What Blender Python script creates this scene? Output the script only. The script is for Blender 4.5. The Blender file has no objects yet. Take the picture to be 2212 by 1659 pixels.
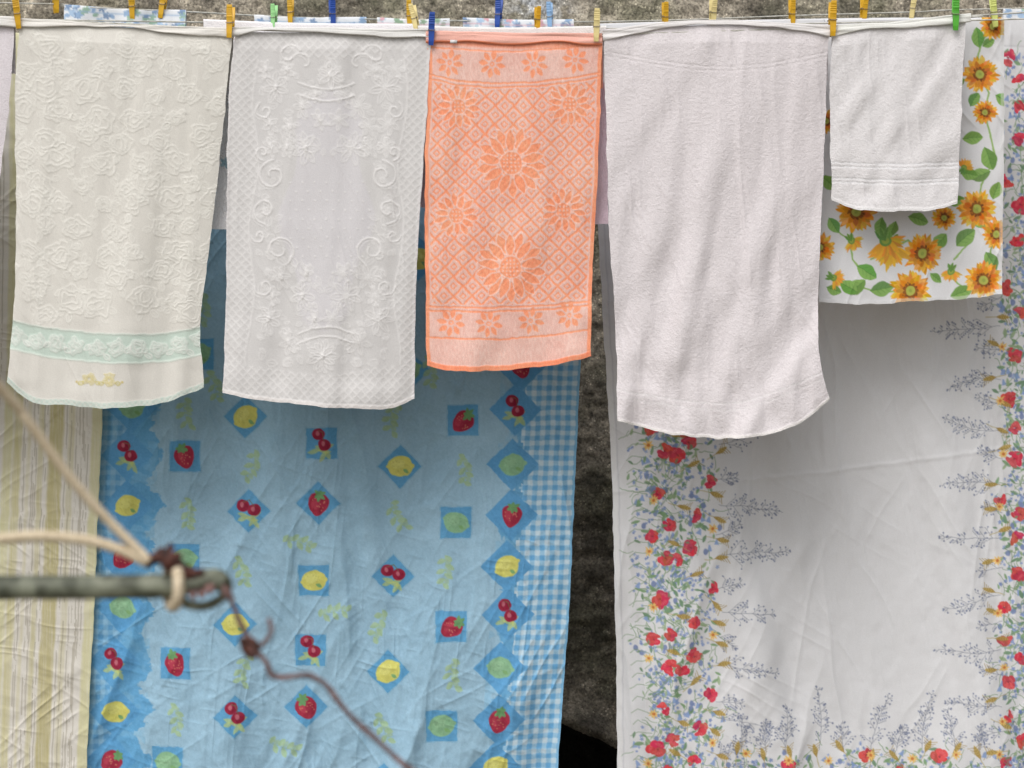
import bpy, math, random
import numpy as np

# ------------------------------------------------------------------ basics
CD = 6.0; CX, CY = 1106.0, 829.5; ZC = 1.15
GS = 1.9                      # cloth grid spacing in mm
S = bpy.context.scene
COL = S.collection
def P(px, py, y=0.0):
    s = (CD + y) / CD * 0.001
    return ((px - CX) * s, y, ZC + (CY - py) * s)
def curve(pts):
    xs = np.array([p[0] for p in pts], float); ys = np.array([p[1] for p in pts], float)
    if len(xs) == 1:
        return lambda x: np.full(np.shape(x), ys[0])
    d = np.diff(ys) / np.diff(xs)
    m = np.zeros(len(xs)); m[0] = d[0]; m[-1] = d[-1]
    for i in range(1, len(xs) - 1): m[i] = (d[i-1] + d[i]) / 2
    def f(x):
        x = np.asarray(x, float)
        i = np.clip(np.searchsorted(xs, x) - 1, 0, len(xs) - 2)
        h = xs[i+1] - xs[i]; t = np.clip((x - xs[i]) / h, 0, 1)
        v = ((2*t**3 - 3*t**2 + 1) * ys[i] + (t**3 - 2*t**2 + t) * h * m[i]
             + (-2*t**3 + 3*t**2) * ys[i+1] + (t**3 - t**2) * h * m[i+1])
        v = v + np.where(x > xs[-1], (x - xs[-1]) * m[-1], 0) + np.where(x < xs[0], (x - xs[0]) * m[0], 0)
        return v
    return f
_tab = {}
def vn(x, y, seed=0):
    if seed not in _tab: _tab[seed] = np.random.RandomState(seed + 11).rand(256, 256)
    T = _tab[seed]
    xi = np.floor(x).astype(int); yi = np.floor(y).astype(int)
    fx = x - xi; fy = y - yi
    fx = fx*fx*fx*(fx*(fx*6-15)+10); fy = fy*fy*fy*(fy*(fy*6-15)+10)
    a = T[yi & 255, xi & 255]; b = T[yi & 255, (xi+1) & 255]
    c = T[(yi+1) & 255, xi & 255]; d = T[(yi+1) & 255, (xi+1) & 255]
    return (a*(1-fx)+b*fx)*(1-fy) + (c*(1-fx)+d*fx)*fy
def fbm(x, y, o=3, seed=0):
    r = 0; a = 1; n = 0
    for k in range(o):
        r = r + a*vn(x*2**k, y*2**k, seed+k); n += a; a *= .5
    return r/n
def crease(X, Y, ang, along, across, seed, p=3, w=40):
    c, s = math.cos(math.radians(ang)), math.sin(math.radians(ang))
    wx = w*fbm(X/160, Y/160, 2, seed+50); wy = w*fbm(X/160+9, Y/160+5, 2, seed+51)
    U = (X+wx)*c + (Y+wy)*s; V = -(X+wx)*s + (Y+wy)*c
    n = vn(U/along, V/across, seed)
    m = np.clip(1.7*vn(U/(along*.8)+7, V/(across*2.4)+3, seed+60) - .5, 0, 1)
    return (1-np.sqrt((2*n-1)**2+.004))**p * m
def lin(c):
    c = np.asarray(c, float)/255.0
    return np.where(c <= .04045, c/12.92, ((c+.055)/1.055)**2.4)

def newobj(name, me, parent=None):
    o = bpy.data.objects.new(name, me); COL.objects.link(o)
    if parent: o.parent = parent
    return o
def tag(o, label=None, cat=None, group=None, kind=None):
    if label: o['label'] = label
    if cat: o['category'] = cat
    if group: o['group'] = group
    if kind: o['kind'] = kind
    return o
def thing(name, label, cat, group=None, loc=(0,0,0)):
    o = newobj(name, None); o.location = loc
    return tag(o, label, cat, group)
def mesh_np(name, V, F, cols=None, smooth=True, mat=None, parent=None):
    me = bpy.data.meshes.new(name)
    V = np.ascontiguousarray(V, dtype=np.float32); F = np.ascontiguousarray(F, dtype=np.int32)
    me.vertices.add(len(V)); me.vertices.foreach_set('co', V.ravel())
    n = F.shape[1]
    me.loops.add(F.size); me.loops.foreach_set('vertex_index', F.ravel())
    me.polygons.add(len(F)); me.polygons.foreach_set('loop_start', np.arange(0, F.size, n, dtype=np.int32))
    me.polygons.foreach_set('loop_total', np.full(len(F), n, dtype=np.int32))
    me.update(calc_edges=True)
    if cols is not None:
        a = me.color_attributes.new('Col', 'FLOAT_COLOR', 'POINT')
        c4 = np.ones((len(V), 4), np.float32); c4[:, :3] = cols
        a.data.foreach_set('color', c4.ravel())
    if smooth: me.polygons.foreach_set('use_smooth', np.ones(len(F), dtype=bool))
    if mat: me.materials.append(mat)
    me.update()
    return newobj(name, me, parent)
def gridfaces(h, w):
    i = np.arange(h*w).reshape(h, w)
    return np.stack([i[:-1,:-1], i[1:,:-1], i[1:,1:], i[:-1,1:]], -1).reshape(-1, 4)

# ------------------------------------------------------------------ materials
def mat_base(name):
    m = bpy.data.materials.new(name); m.use_nodes = True
    nt = m.node_tree; b = nt.nodes['Principled BSDF']
    return m, nt, b
def cloth_mat(name, scale=300, strength=.25, dist=.0008, sheen=.1, var=.06, stretch=(1,1,1), trans=0.0):
    m, nt, b = mat_base(name); N = nt.nodes.new; L = nt.links.new
    at = N('ShaderNodeAttribute'); at.attribute_name = 'Col'
    tc = N('ShaderNodeTexCoord'); mp = N('ShaderNodeMapping'); mp.inputs['Scale'].default_value = stretch
    L(tc.outputs['Object'], mp.inputs['Vector'])
    nz = N('ShaderNodeTexNoise'); nz.inputs['Scale'].default_value = scale; nz.inputs['Detail'].default_value = 2
    L(mp.outputs[0], nz.inputs['Vector'])
    mr = N('ShaderNodeMapRange'); mr.inputs['From Min'].default_value = .3; mr.inputs['From Max'].default_value = .7
    mr.inputs['To Min'].default_value = 1-var; mr.inputs['To Max'].default_value = 1+var*.6
    L(nz.outputs['Fac'], mr.inputs['Value'])
    mx = N('ShaderNodeVectorMath'); mx.operation = 'SCALE'
    L(at.outputs['Color'], mx.inputs[0]); L(mr.outputs[0], mx.inputs['Scale'])
    L(mx.outputs[0], b.inputs['Base Color'])
    b.inputs['Roughness'].default_value = .92
    b.inputs['Specular IOR Level'].default_value = .15
    b.inputs['Sheen Weight'].default_value = sheen
    bp = N('ShaderNodeBump'); bp.inputs['Strength'].default_value = strength; bp.inputs['Distance'].default_value = dist
    L(nz.outputs['Fac'], bp.inputs['Height']); L(bp.outputs[0], b.inputs['Normal'])
    if trans > 0:
        tr = N('ShaderNodeBsdfTranslucent'); L(mx.outputs[0], tr.inputs['Color'])
        ms = N('ShaderNodeMixShader'); ms.inputs[0].default_value = trans
        L(b.outputs[0], ms.inputs[1]); L(tr.outputs[0], ms.inputs[2])
        L(ms.outputs[0], nt.nodes['Material Output'].inputs['Surface'])
    return m
M_terry = cloth_mat('terry_cloth', 300, .8, .0015, .12, .07)
M_velour = cloth_mat('velour_cloth', 420, .4, .0009, .12, .05)
M_cotton = cloth_mat('cotton_sheet', 500, .25, .0005, .05, .04, trans=.08)
M_jac = cloth_mat('jacquard_cloth', 500, .6, .001, .1, .12, stretch=(1.6, 1, .8))
def simple(name, rgb, rough=.5, noise=0, nscale=40, rgb2=None, bump=0, metal=0):
    m, nt, b = mat_base(name); N = nt.nodes.new; L = nt.links.new
    c1 = tuple(lin(rgb)) + (1,)
    c2 = tuple(lin(rgb2 if rgb2 else [v*.8 for v in rgb])) + (1,)
    tc = N('ShaderNodeTexCoord'); nz = N('ShaderNodeTexNoise'); nz.inputs['Scale'].default_value = nscale
    nz.inputs['Detail'].default_value = 5
    L(tc.outputs['Object'], nz.inputs['Vector'])
    cr = N('ShaderNodeValToRGB'); cr.color_ramp.elements[0].position = .38; cr.color_ramp.elements[1].position = .62
    cr.color_ramp.elements[0].color = c1; cr.color_ramp.elements[1].color = c2
    L(nz.outputs['Fac'], cr.inputs[0]); L(cr.outputs[0], b.inputs['Base Color'])
    b.inputs['Roughness'].default_value = rough; b.inputs['Metallic'].default_value = metal
    if bump:
        bp = N('ShaderNodeBump'); bp.inputs['Strength'].default_value = .6; bp.inputs['Distance'].default_value = bump
        L(nz.outputs['Fac'], bp.inputs['Height']); L(bp.outputs[0], b.inputs['Normal'])
    return m

# ------------------------------------------------------------------ woven / printed pattern canvas (one value per point of a cloth)
class Canvas:
    def __init__(s, X, Y, base, warp=1.0):
        s.X = X+warp*2*(vn(X/9, Y/9, 201)-.5)+warp*2.4*(vn(X/34, Y/34, 203)-.5)
        s.Y = Y+warp*2*(vn(X/9+5, Y/9+7, 202)-.5)+warp*2.4*(vn(X/34, Y/34, 204)-.5)
        s.soft = 2.0
        s.col = np.ones(X.shape + (3,)) * np.array(base, float)
        s.h = np.zeros(X.shape)
        s.rmin, s.rmax = Y.min(1)-3, Y.max(1)+3; s.cmin, s.cmax = X.min(0)-3, X.max(0)+3
    def win(s, x0, y0, x1, y1):
        r = np.nonzero((s.rmax >= y0) & (s.rmin <= y1))[0]; c = np.nonzero((s.cmax >= x0) & (s.cmin <= x1))[0]
        if len(r) == 0 or len(c) == 0: return None
        return slice(r[0], r[-1]+1), slice(c[0], c[-1]+1)
    def put(s, w, a, color, h):
        if color is not None:
            a3 = a[..., None]; s.col[w] = s.col[w]*(1-a3) + np.array(color, float)*a3
        if h: s.h[w] += a*h
    def stamp(s, cx, cy, r, sdf, color=None, h=0, ang=0, edge=None, alpha=1.0):
        w = s.win(cx-r, cy-r, cx+r, cy+r)
        if w is None: return
        dx = s.X[w]-cx; dy = s.Y[w]-cy
        c, n = math.cos(math.radians(ang)), math.sin(math.radians(ang))
        d = sdf(dx*c+dy*n, -dx*n+dy*c)
        if edge: d = np.abs(d)-edge
        a = np.clip(.5 - d/s.soft, 0, 1)*alpha
        s.put(w, a, color, h)
    def line(s, pts, wd, color=None, h=0, alpha=1.0):
        x = [p[0] for p in pts]; y = [p[1] for p in pts]
        w = s.win(min(x)-wd-2, min(y)-wd-2, max(x)+wd+2, max(y)+wd+2)
        if w is None: return
        X = s.X[w]; Y = s.Y[w]; d = np.full(X.shape, 1e9)
        for (ax, ay), (bx, by) in zip(pts[:-1], pts[1:]):
            vx, vy = bx-ax, by-ay; q = vx*vx+vy*vy+1e-9
            t = np.clip(((X-ax)*vx+(Y-ay)*vy)/q, 0, 1)
            d = np.minimum(d, np.hypot(X-ax-t*vx, Y-ay-t*vy))
        a = np.clip(.5-(d-wd/2)/s.soft, 0, 1)*alpha
        s.put(w, a, color, h)
    def mask(s, m, color=None, h=0):
        s.put((slice(None), slice(None)), np.clip(m, 0, 1).astype(float), color, h)
def ell(rx, ry): return lambda u, v: (np.sqrt((u/rx)**2+(v/ry)**2)-1)*min(rx, ry)
def rect(hx, hy): return lambda u, v: np.maximum(np.abs(u)-hx, np.abs(v)-hy)
def leaf(L, W): return lambda u, v: np.where((u > 0) & (u < L), np.abs(v)-W*np.sin(np.pi*np.clip(u/L, 0, 1))**.8, 9.0)
def petals(n, r0, r1, p=1.0, ph=0):
    return lambda u, v: np.hypot(u, v)-(r0+(r1-r0)*np.abs(np.cos(n/2*(np.arctan2(v, u)+ph)))**p)
def heart(r): return lambda u, v: np.hypot(u/(1.0-.28*np.clip(v/r, -1, 1.4)), v*.86)-r*.85

def arc(cx, cy, r0, a0, a1, r1=None, n=12):
    r1 = r0 if r1 is None else r1
    return [(cx+(r0+(r1-r0)*k/n)*math.cos(math.radians(a0+(a1-a0)*k/n)), cy+(r0+(r1-r0)*k/n)*math.sin(math.radians(a0+(a1-a0)*k/n))) for k in range(n+1)]

# ------------------------------------------------------------------ cloth builder
def cloth(name, parent, y0, L, R, T, B, base, mat, paint=None, fold=None, fine=None, k=1.0, flap=110, gs=None, wob=1.2, seed=0, warp=1.0):
    gs = gs or GS
    tx0, tx1, bx0, bx1 = T[0][0], T[-1][0], B[0][0], B[-1][0]
    L, R, T, B = curve(L), curve(R), curve(T), curve(B)
    xm = (float(L(300)) + float(R(300)))/2
    yt, yb = float(T(xm)), float(B(xm))
    wmax = max(float(R(v))-float(L(v)) for v in np.linspace(yt, yb, 9))
    nc = int(wmax/gs)+2
    if fine and fine > yt+20:
        t1 = np.arange(yt, fine, 7.0); t2 = np.arange(fine, yb, gs); rows = np.concatenate([t1, t2, [yb]])
    else: rows = np.linspace(yt, yb, int((yb-yt)/gs)+2)
    t = ((rows-yt)/(yb-yt))[:, None]; s = np.linspace(0, 1, nc)[None, :]
    YL = float(T(tx0))+(float(B(bx0))-float(T(tx0)))*t; YR = float(T(tx1))+(float(B(bx1))-float(T(tx1)))*t
    l = L(YL)+wob*(fbm(YL/30, YL*0+seed, 2, seed)-.5)*3; r = R(YR)+wob*(fbm(YR/30, YR*0+seed+5, 2, seed+1)-.5)*3
    X = l+(r-l)*s
    xt = X[:1, :]; xb = X[-1:, :]
    Tt = T(xt); Bb = B(xb)+wob*(fbm(xb/25, xb*0+3, 2, seed+2)-.5)*4
    Y = Tt+(Bb-Tt)*t
    c = Canvas(X, Y, base, warp)
    c.s = s+0*t; c.t = t+0*s; c.dL = X-l; c.dR = r-X; c.dB = Bb-Y; c.dT = Y-Tt
    if paint: paint(c)
    c.X, c.Y = X, Y
    dep = np.zeros(X.shape)
    if fold: dep = dep+fold(c)*np.clip(c.dT/40+.15, 0, 1)
    dep = dep - c.h*.001
    sc = (CD+y0)/CD*.001
    V = np.stack([(X-CX)*sc, y0+dep, ZC+(CY-Y)*sc], -1)
    cols = c.col
    # the part laid over the line and hanging down behind it
    fl = []
    for dz, dy in ((-flap, .012), (-flap*.5, .011), (-10, .009), (0, .008), (3, .005), (3.2, .0)):
        q = V[0].copy(); q[:, 2] += dz*.001; q[:, 1] = q[:, 1]+dy+.003; fl.append(q)
    V = np.concatenate([np.array(fl), V], 0); cols = np.concatenate([np.repeat(cols[:1], len(fl), 0), cols], 0)
    h, w = V.shape[:2]
    return mesh_np(name, V.reshape(-1, 3), gridfaces(h, w), np.clip(lin(np.clip(cols, 0, 255).reshape(-1, 3))*k, 0, .9), True, mat, parent)

def band(name, parent, y0, T, B, base, mat, x0, x1, k=1.0, belly=.0025, seed=3, edge=None):
    """the turned-over edge of the cloth lying flat in front of the line, slack between the pegs"""
    T, B = curve(T), curve(B)
    xs = np.arange(x0, x1+2.2, 2.2)[None, :]; n = 16; t = np.linspace(0, 1, n)[:, None]
    t0, b0 = T(xs)+2.5*(fbm(xs/60, xs*0+seed, 2, seed+7)-.5), B(xs)+6.0*(fbm(xs/70, xs*0+seed, 2, seed)-.5)
    Y = t0+(b0-t0)*t; X = xs+0*t
    u = (X-x0)/(x1-x0); slack = np.clip(np.sin(np.pi*u), 0, 1)**.5
    dep = -belly*np.sin(np.pi*np.clip(t*.55+.04, 0, 1))**.8*(.4+.9*slack)-.001
    dep = dep + .0034*(fbm(X/55+Y/25, Y/9, 2, seed)-.5)*(1.3-slack)+.004*(vn(X/120+seed, Y/8, seed+2)-.5)
    dep = dep + .0012*np.exp(-((t-.30-.08*np.sin(X/90))/.05)**2)       # stitched seam line
    dep = dep + .004*(t > .97)
    sc = (CD+y0)/CD*.001
    V = np.stack([(X-CX)*sc, y0+dep, ZC+(CY-Y)*sc], -1)
    top = V[0].copy(); top[:, 1] = y0+.006; top[:, 2] -= .001; V = np.concatenate([top[None], V], 0)
    col = np.ones((n+1, xs.shape[1], 3))*np.array(base, float)
    if edge: col[-3:] = edge
    return mesh_np(name, V.reshape(-1, 3), gridfaces(n+1, xs.shape[1]), lin(np.clip(col, 0, 255).reshape(-1, 3))*k, True, mat, parent)

KW = 1.12
# ---- folding fields
def f_towel(amp=.022, seed=1, vert=.006, wr=.0012):
    def f(c):
        X, Y, s, t = c.X, c.Y, c.s, c.t
        d = -amp*np.sin(np.pi*s)*(.25+.75*t)
        d = d+vert*1.6*(vn(X/75+(Y-400)/900*seed, Y/700+seed, seed)-.5)*(.3+t)
        d = d+vert*.6*(vn(X/30+Y/400, Y/420, seed+3)-.5)
        d = d-wr*1.4*crease(X, Y, 80, 220, 20, seed+7, 2)-wr*.9*crease(X, Y, 62, 150, 16, seed+9, 2)
        d = d+.006*(vn(X/60, Y/45, seed+5)-.5)*t**3
        d = d+.004*(vn(X/26, Y/200, seed+15)-.5)*np.exp(-c.dT/60)
        return d
    return f

# ================================================================== TOWELS ON THE FRONT LINE
t = thing('towel', 'plain white towel cut off by the left edge, overlapping the rose towel', 'towel')
cloth('panel', t, .004, [(60,-330),(800,-320)], [(60,31),(150,27),(280,13),(370,1),(500,-15),(800,-20)], [(-330,30),(31,48)], [(-330,780),(-20,800)],
      (210,204,208), M_terry, None, f_towel(.01, 4), k=KW)
band('folded_hem', t, -.004, [(-330,18),(34,36)], [(-330,40),(34,58)], (214,212,208), M_velour, -330, 34, k=KW)

# -- rose towel
GREEN = (184,198,188)
def rose(c, cx, cy, r, h, col=None, ph=0, al=1.0):
    w = c.win(cx-r*1.35, cy-r*1.35, cx+r*1.35, cy+r*1.35)
    if w is None: return
    dx = c.X[w]-cx; dy = (c.Y[w]-cy)*1.12
    dx = dx+r*.26*(vn(c.X[w]/(r*.6), c.Y[w]/(r*.6), 7)-.5)*2; dy = dy+r*.26*(vn(c.X[w]/(r*.6)+9, c.Y[w]/(r*.6)+4, 8)-.5)*2
    rho = np.hypot(dx, dy); th = np.arctan2(dy, dx)+ph
    rr = r*(.84+.2*np.abs(np.cos(2.5*th)))
    r2 = r*.62*(.84+.2*np.abs(np.cos(2.5*th+1))); r3 = r*.34*(.8+.25*np.abs(np.cos(1.5*th+.5)))
    m = np.clip((rr-rho)/3, 0, 1)
    rim = np.exp(-((rho-rr)/2.1)**2)+np.exp(-((rho-r2)/1.9)**2)+np.exp(-((rho-r3)/1.8)**2)
    pet = np.exp(-((np.sin(2.5*th)*rho)/2.0)**2)*(rho > r2)*(rho < rr)
    rim = np.clip(rim+pet*.8, 0, 1)*np.clip((rr+3-rho)/2, 0, 1)
    c.h[w] = c.h[w]*(1-m*.7)+h*(m*.35+rim*.85)
    if col is not None: c.put(w, np.clip(m*.25+rim*.7, 0, 1)*al, col, 0)
def rleaf(c, x, y, L, W, ang, h, col=None, al=1.0):
    c.stamp(x, y, L+4, leaf(L, W), col, h*.8, ang, edge=1.2, alpha=al)
    a = math.radians(ang); c.line([(x, y), (x+L*.85*math.cos(a), y+L*.85*math.sin(a))], 1.8, col, h*.7, alpha=al)
def paint_rose(c):
    X, Y = c.X, c.Y
    bt = curve([(15,690),(100,708),(230,722),(340,722),(440,706)]); bb = curve([(15,752),(100,770),(230,783),(340,782),(440,765)])
    band_ = np.clip((Y-bt(X))/2, 0, 1)*np.clip((bb(X)-Y)/2, 0, 1)
    body = Y < bt(X)
    r_ = random.Random(3); RC = (214,212,205)  # raised pile paler than the ground; relief shading is partly put into the colour
    for row in range(13):
        for kx in range(7):
            x = 20+kx*80+(40 if row % 2 else 0)+r_.uniform(-16, 16); y = 96+row*49+r_.uniform(-12, 12)
            y += 10*math.sin((x-40)/420*math.pi)
            if y > 684: continue
            r = r_.choice([20, 24, 29, 33])
            for q in range(4):
                a = r_.uniform(0, 360); rleaf(c, x+r*.9*math.cos(math.radians(a)), y+r*.9*math.sin(math.radians(a)), 22, 6, a+r_.uniform(-25, 25), .8, RC, .7)
            rose(c, x, y, r, 1.05, RC, r_.uniform(0, 6), .7)
    c.h *= np.where(body, 1, 0)
    c.mask(band_, GREEN, -.4)
    for i in range(10):
        x = 36+i*44; y = (bt(x)+bb(x))/2+3*math.sin(i*2)
        rose(c, float(x), float(y), 19, 1.1, (209,211,205), i, .85)
        rleaf(c, float(x)+16, float(y)+10, 20, 5, -30 if i % 2 else 40, .9, (209,211,205))
    for off in (bt, bb):
        c.mask(np.exp(-((Y-off(X))/2.2)**2), (196,205,196), .7)
    m = np.clip((13-c.dB)/2, 0, 1); chk = ((np.floor(X/6)+np.floor(Y/6)) % 2)
    c.mask(m*(.45+.4*chk), (180,195,186), .9)
    for x, p in ((197, 0), (241, 2)):
        rose(c, x, 820, 14, .9, (196,184,132), p, .9)
        rleaf(c, x-12, 826, 13, 4, 160, .6, (188,178,122)); rleaf(c, x+12, 826, 13, 4, 20, .6, (188,178,122))
    for x in (170, 268): c.stamp(x, 826, 6, ell(2.6, 2.6), (192,176,122), .5)
t = thing('towel', 'cream towel embossed with roses, with a pale green rose band near the bottom', 'towel')
cloth('panel', t, 0, [(60,42),(200,33),(500,35),(700,28),(826,16)], [(80,502),(200,490),(450,463),(600,445),(700,433),(838,441)],
      [(42,52),(270,62),(502,76)], [(16,826),(60,862),(150,876),(250,881),(350,870),(441,838)], (204,201,194), M_velour, paint_rose, f_towel(.03, 1, .008), k=KW)
band('folded_hem', t, -.004, [(36,38),(250,52),(495,60)], [(36,56),(110,58),(200,57),(300,62),(420,77),(495,82)], (215,212,206), M_velour, 36, 500, k=KW)

# -- white jacquard towel
def paint_jac(c):
    X, Y = c.X, c.Y; W2 = (210,208,207)  # paler raised weave, carrying some of the relief's shading in its colour
    cx = 707-(Y-450)*.028
    u = X-cx
    bw = 46+8*np.sin(Y/45)
    side = np.clip((np.abs(u)-(205-bw))/2, 0, 1)
    top = np.clip(np.maximum((118+12*np.cos(u/60))-Y, Y-(800+10*np.cos(u/50)))/2, 0, 1)
    B_ = np.maximum(side, top)
    p, q = (u+Y*.98)/19.0, (u-Y*.98)/19.0
    lat = np.maximum(np.exp(-((p-np.round(p))*19/2.5)**2), np.exp(-((q-np.round(q))*19/2.5)**2))
    c.mask(B_*lat*.7, W2, .85)
    c.mask(np.exp(-((np.abs(u)-(205-bw))/2.2)**2)*(Y > 130)*(Y < 790)*.8, W2, .8)
    e = (u/(92+16*np.cos(Y/38)))**2+((Y-455)/270)**2
    med2 = np.clip((1-e)*8, 0, 1)
    c.mask(med2*.5, (203,200,205), .5)
    def both(fn, x, y, *a, **k):
        for sg in (-1, 1):
            cc = 707-(y-450)*.028
            fn(cc+sg*x, y, sg, *a, **k)
    def lily(x, y, sg, r, n=6, ph=0):
        for i in range(n):
            rleaf(c, x+4*math.cos(i), y+4*math.sin(i), r, r*.2, (i*360/n+ph)*sg+(180 if sg < 0 else 0), .95, W2, .85)
        c.stamp(x, y, 8, ell(4, 4), W2, .8)
    def scroll(x, y, sg, r, a0, turn):
        pts = [(x+sg*(px-x), py) for px, py in arc(x, y, r, a0, a0+turn, r*.22, 26)]
        c.line(pts, 3.4, W2, 1.05)
        c.line([(px+sg*4, py+5) for px, py in pts[:16]], 2.0, W2, .7, alpha=.8)
    for (x, y, r, ph) in ((118,190,34,10),(50,322,34,25),(118,690,32,0),(48,640,32,20),(60,230,26,5),(95,600,26,12),(128,270,24,30),(0,770,34,0),(75,740,26,15),
                          (0,165,28,30),(90,320,22,0),(125,320,20,40),(30,205,18,10),(110,640,20,20),(20,690,20,0),(140,150,20,10),(95,150,22,30),(20,260,22,40),(85,275,20,10),(40,590,20,0)):
        both(lily, x, y, r, 7 if r > 30 else 6, ph)
    for (x, y, r, a0, tn) in ((118,380,34,-90,470),(132,455,30,90,-400),(100,540,34,120,430),(130,620,22,0,380),(92,120,26,200,300),(140,240,20,-60,400),(60,140,30,-20,-200),(142,330,16,90,-380),(145,510,16,0,380)):
        both(scroll, x, y, r, a0, tn)
    r_ = random.Random(8)
    for i in range(120):
        if i < 92: y = r_.choice([r_.uniform(130, 345), r_.uniform(570, 795)]); x = r_.uniform(8, 150)
        else: y = r_.uniform(345, 570); x = r_.uniform(108, 152)
        a = r_.uniform(0, 360); L_ = r_.uniform(13, 26)
        both(lambda X_, Y_, sg: rleaf(c, X_, Y_, L_, L_*.28, a if sg > 0 else 180-a, .75, W2, .7), x, y)
    for row in range(9):
        for kx in range(-3, 4):
            c.stamp(707+kx*26+(13 if row % 2 else 0), 395+row*20, 4, ell(1.8, 1.8), W2, .7)
    for (y, k_) in ((205, 1), (180, 1), (742, -1), (722, -1)):
        c.line([(707+dx, y+k_*(-24+dx*dx/150)*-.6) for dx in range(-62, 63, 6)], 3.4, W2, .95)
    m = np.clip((9-c.dB)/2, 0, 1); c.mask(m, (212,208,206), 1.0)
    c.mask(np.clip((6-np.minimum(c.dL, c.dR))/2, 0, 1), (206,203,203), .9)
t = thing('towel', 'white jacquard towel with raised scrolls, lilies and a trellis border', 'towel')
cloth('panel', t, .002, [(80,507),(200,495),(500,490),(700,487),(850,482)], [(75,932),(200,925),(500,905),(700,897),(862,895)],
      [(507,72),(932,74)], [(482,850),(600,868),(760,882),(850,880),(895,862)], (197,195,194), M_velour, paint_jac, f_towel(.022, 2, .008), k=KW)
band('folded_hem', t, -.004, [(500,58),(700,60),(928,64)], [(500,78),(560,68),(640,67),(760,76),(870,80),(928,82)], (213,212,209), M_velour, 496, 926, k=KW, seed=9)

# -- orange towel
ORG = (237,153,118); PNK = (224,182,170)
def paint_orange(c):
    c.soft = 2.6
    X, Y = c.X, c.Y
    low = curve([(918,662),(1100,664),(1280,650)]); hi = curve([(918,160),(1000,176),(1150,178),(1298,158)])
    inner = (Y > hi(X)+14)*(Y < low(X)-6)*(c.dL > 12)*(c.dR > 12)
    ctr = 1108-(Y-350)*.02
    p, q = ((X-ctr)+(Y-352)*1.0)/41.0, ((X-ctr)-(Y-352)*1.0)/41.0
    dp, dq = np.abs(p-np.round(p)), np.abs(q-np.round(q))
    e = np.minimum(dp, dq)*41
    ground = np.clip(inner, 0, 1)
    lat = np.clip((4.4-e)/2.2, 0, 1)
    m = np.maximum(np.abs(p-np.floor(p)-.5), np.abs(q-np.floor(q)-.5))*41
    dia = np.clip((9.6-m)/2.2, 0, 1)*np.clip((m-3.8)/2.2, 0, 1)
    c.mask(ground*np.maximum(lat, dia), ORG, -.5)
    LITE = (232,190,176)
    def sun(x, y, r, n):
        for ring, off, r0, L_ in ((0, 0, .45, .60), (1, 180/n, .30, .68)):
            for i in range(n):
                a = i*360/n+8+off; rad = math.radians(a)
                ox, oy = x+r*r0*math.cos(rad), y+r*r0*math.sin(rad)
                ox2, oy2 = x+r*(r0-.05)*math.cos(rad), y+r*(r0-.05)*math.sin(rad)
                c.stamp(ox2, oy2, r+6, leaf(r*(L_+.10), r*.13+2.8), LITE, .25, a)
                c.stamp(ox, oy, r+4, leaf(r*L_, r*.13), ORG, -.5, a)
        c.stamp(x, y, r*.5, ell(r*.34+2, r*.34+2), LITE, .2); c.stamp(x, y, r*.45, ell(r*.33, r*.33), ORG, -.4)
        g = 2 if r > 60 else 1
        for a in range(-g, g+1):
            for b in range(-g, g+1):
                if a*a+b*b < 6: c.stamp(x+a*8, y+b*8, 4, ell(1.9, 1.9), LITE, .4)
    for x, y, r in ((1105,352,72),(1103,578,72)): sun(x, y, r, 9)
    for x, y, r in ((990,230,46),(1230,225,46),(985,465,46),(1218,455,46)): sun(x, y, r, 7)
    for f, ws in ((hi, (0, 9)), (low, (0, 9))):
        for o in ws: c.mask(np.clip((3.0-np.abs(Y-f(X)-o))/2, 0, 1), ORG, -.4)
    l2 = curve([(918,728),(1100,732),(1280,712)]); c.mask(np.clip((3.0-np.abs(Y-l2(X)))/2, 0, 1), ORG, -.4)
    for x, y in ((972,137),(1063,139),(1154,139),(1242,130),(974,697),(1057,699),(1147,693),(1230,680)):
        for i in range(8):
            a = i*45+10; rad = math.radians(a)
            c.stamp(x+9*math.cos(rad), y+9*math.sin(rad), 28, leaf(21, 5.4), ORG, -.4, a)
        c.stamp(x, y, 10, ell(5, 5), ORG, -.4); c.stamp(x, y, 4, ell(2, 2), PNK)
    c.mask(np.clip((9-np.minimum(c.dL, c.dR))/2, 0, 1), ORG, .5)
    c.mask(np.clip((12-c.dB)/2, 0, 1), (238,146,112), .9)
    c.mask(np.clip((26-c.dT)/6, 0, 1), (236,158,130), 0)
    yy = curve([(918,100),(1000,108),(1110,112),(1220,104),(1302,96)]); c.mask(np.exp(-((Y-yy(X))/1.8)**2), ORG, -.6)
    st = vn(X/1.7, Y/7, 71)-.5; s2 = vn(X/40, Y/60, 72)-.5
    c.col += st[..., None]*np.array([10, 22, 24])+s2[..., None]*np.array([6, 12, 12])
t = thing('towel', 'orange and pink towel woven with sunflowers on a diamond lattice', 'towel')
cloth('panel', t, .001, [(75,920),(130,926),(300,919),(500,918),(790,922)], [(75,1302),(200,1298),(400,1290),(600,1280),(770,1276)],
      [(920,72),(1110,82),(1302,80)], [(922,790),(960,800),(1050,801),(1180,790),(1276,770)], PNK, M_jac, paint_orange, f_towel(.016, 6, .007), k=1.08, warp=1.1, gs=1.6)
band('folded_hem', t, -.004, [(918,66),(1110,70),(1302,72)], [(918,94),(1000,90),(1110,98),(1200,92),(1302,98)], (230,176,162), M_jac, 920, 1300, k=1.08, edge=(238,146,112))
bx = np.array([P(973,86,-.012), P(988,87,-.012), P(987,94,-.012), P(972,93,-.012), P(973,86,-.011), P(988,87,-.011), P(987,94,-.011), P(972,93,-.011)])
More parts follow.
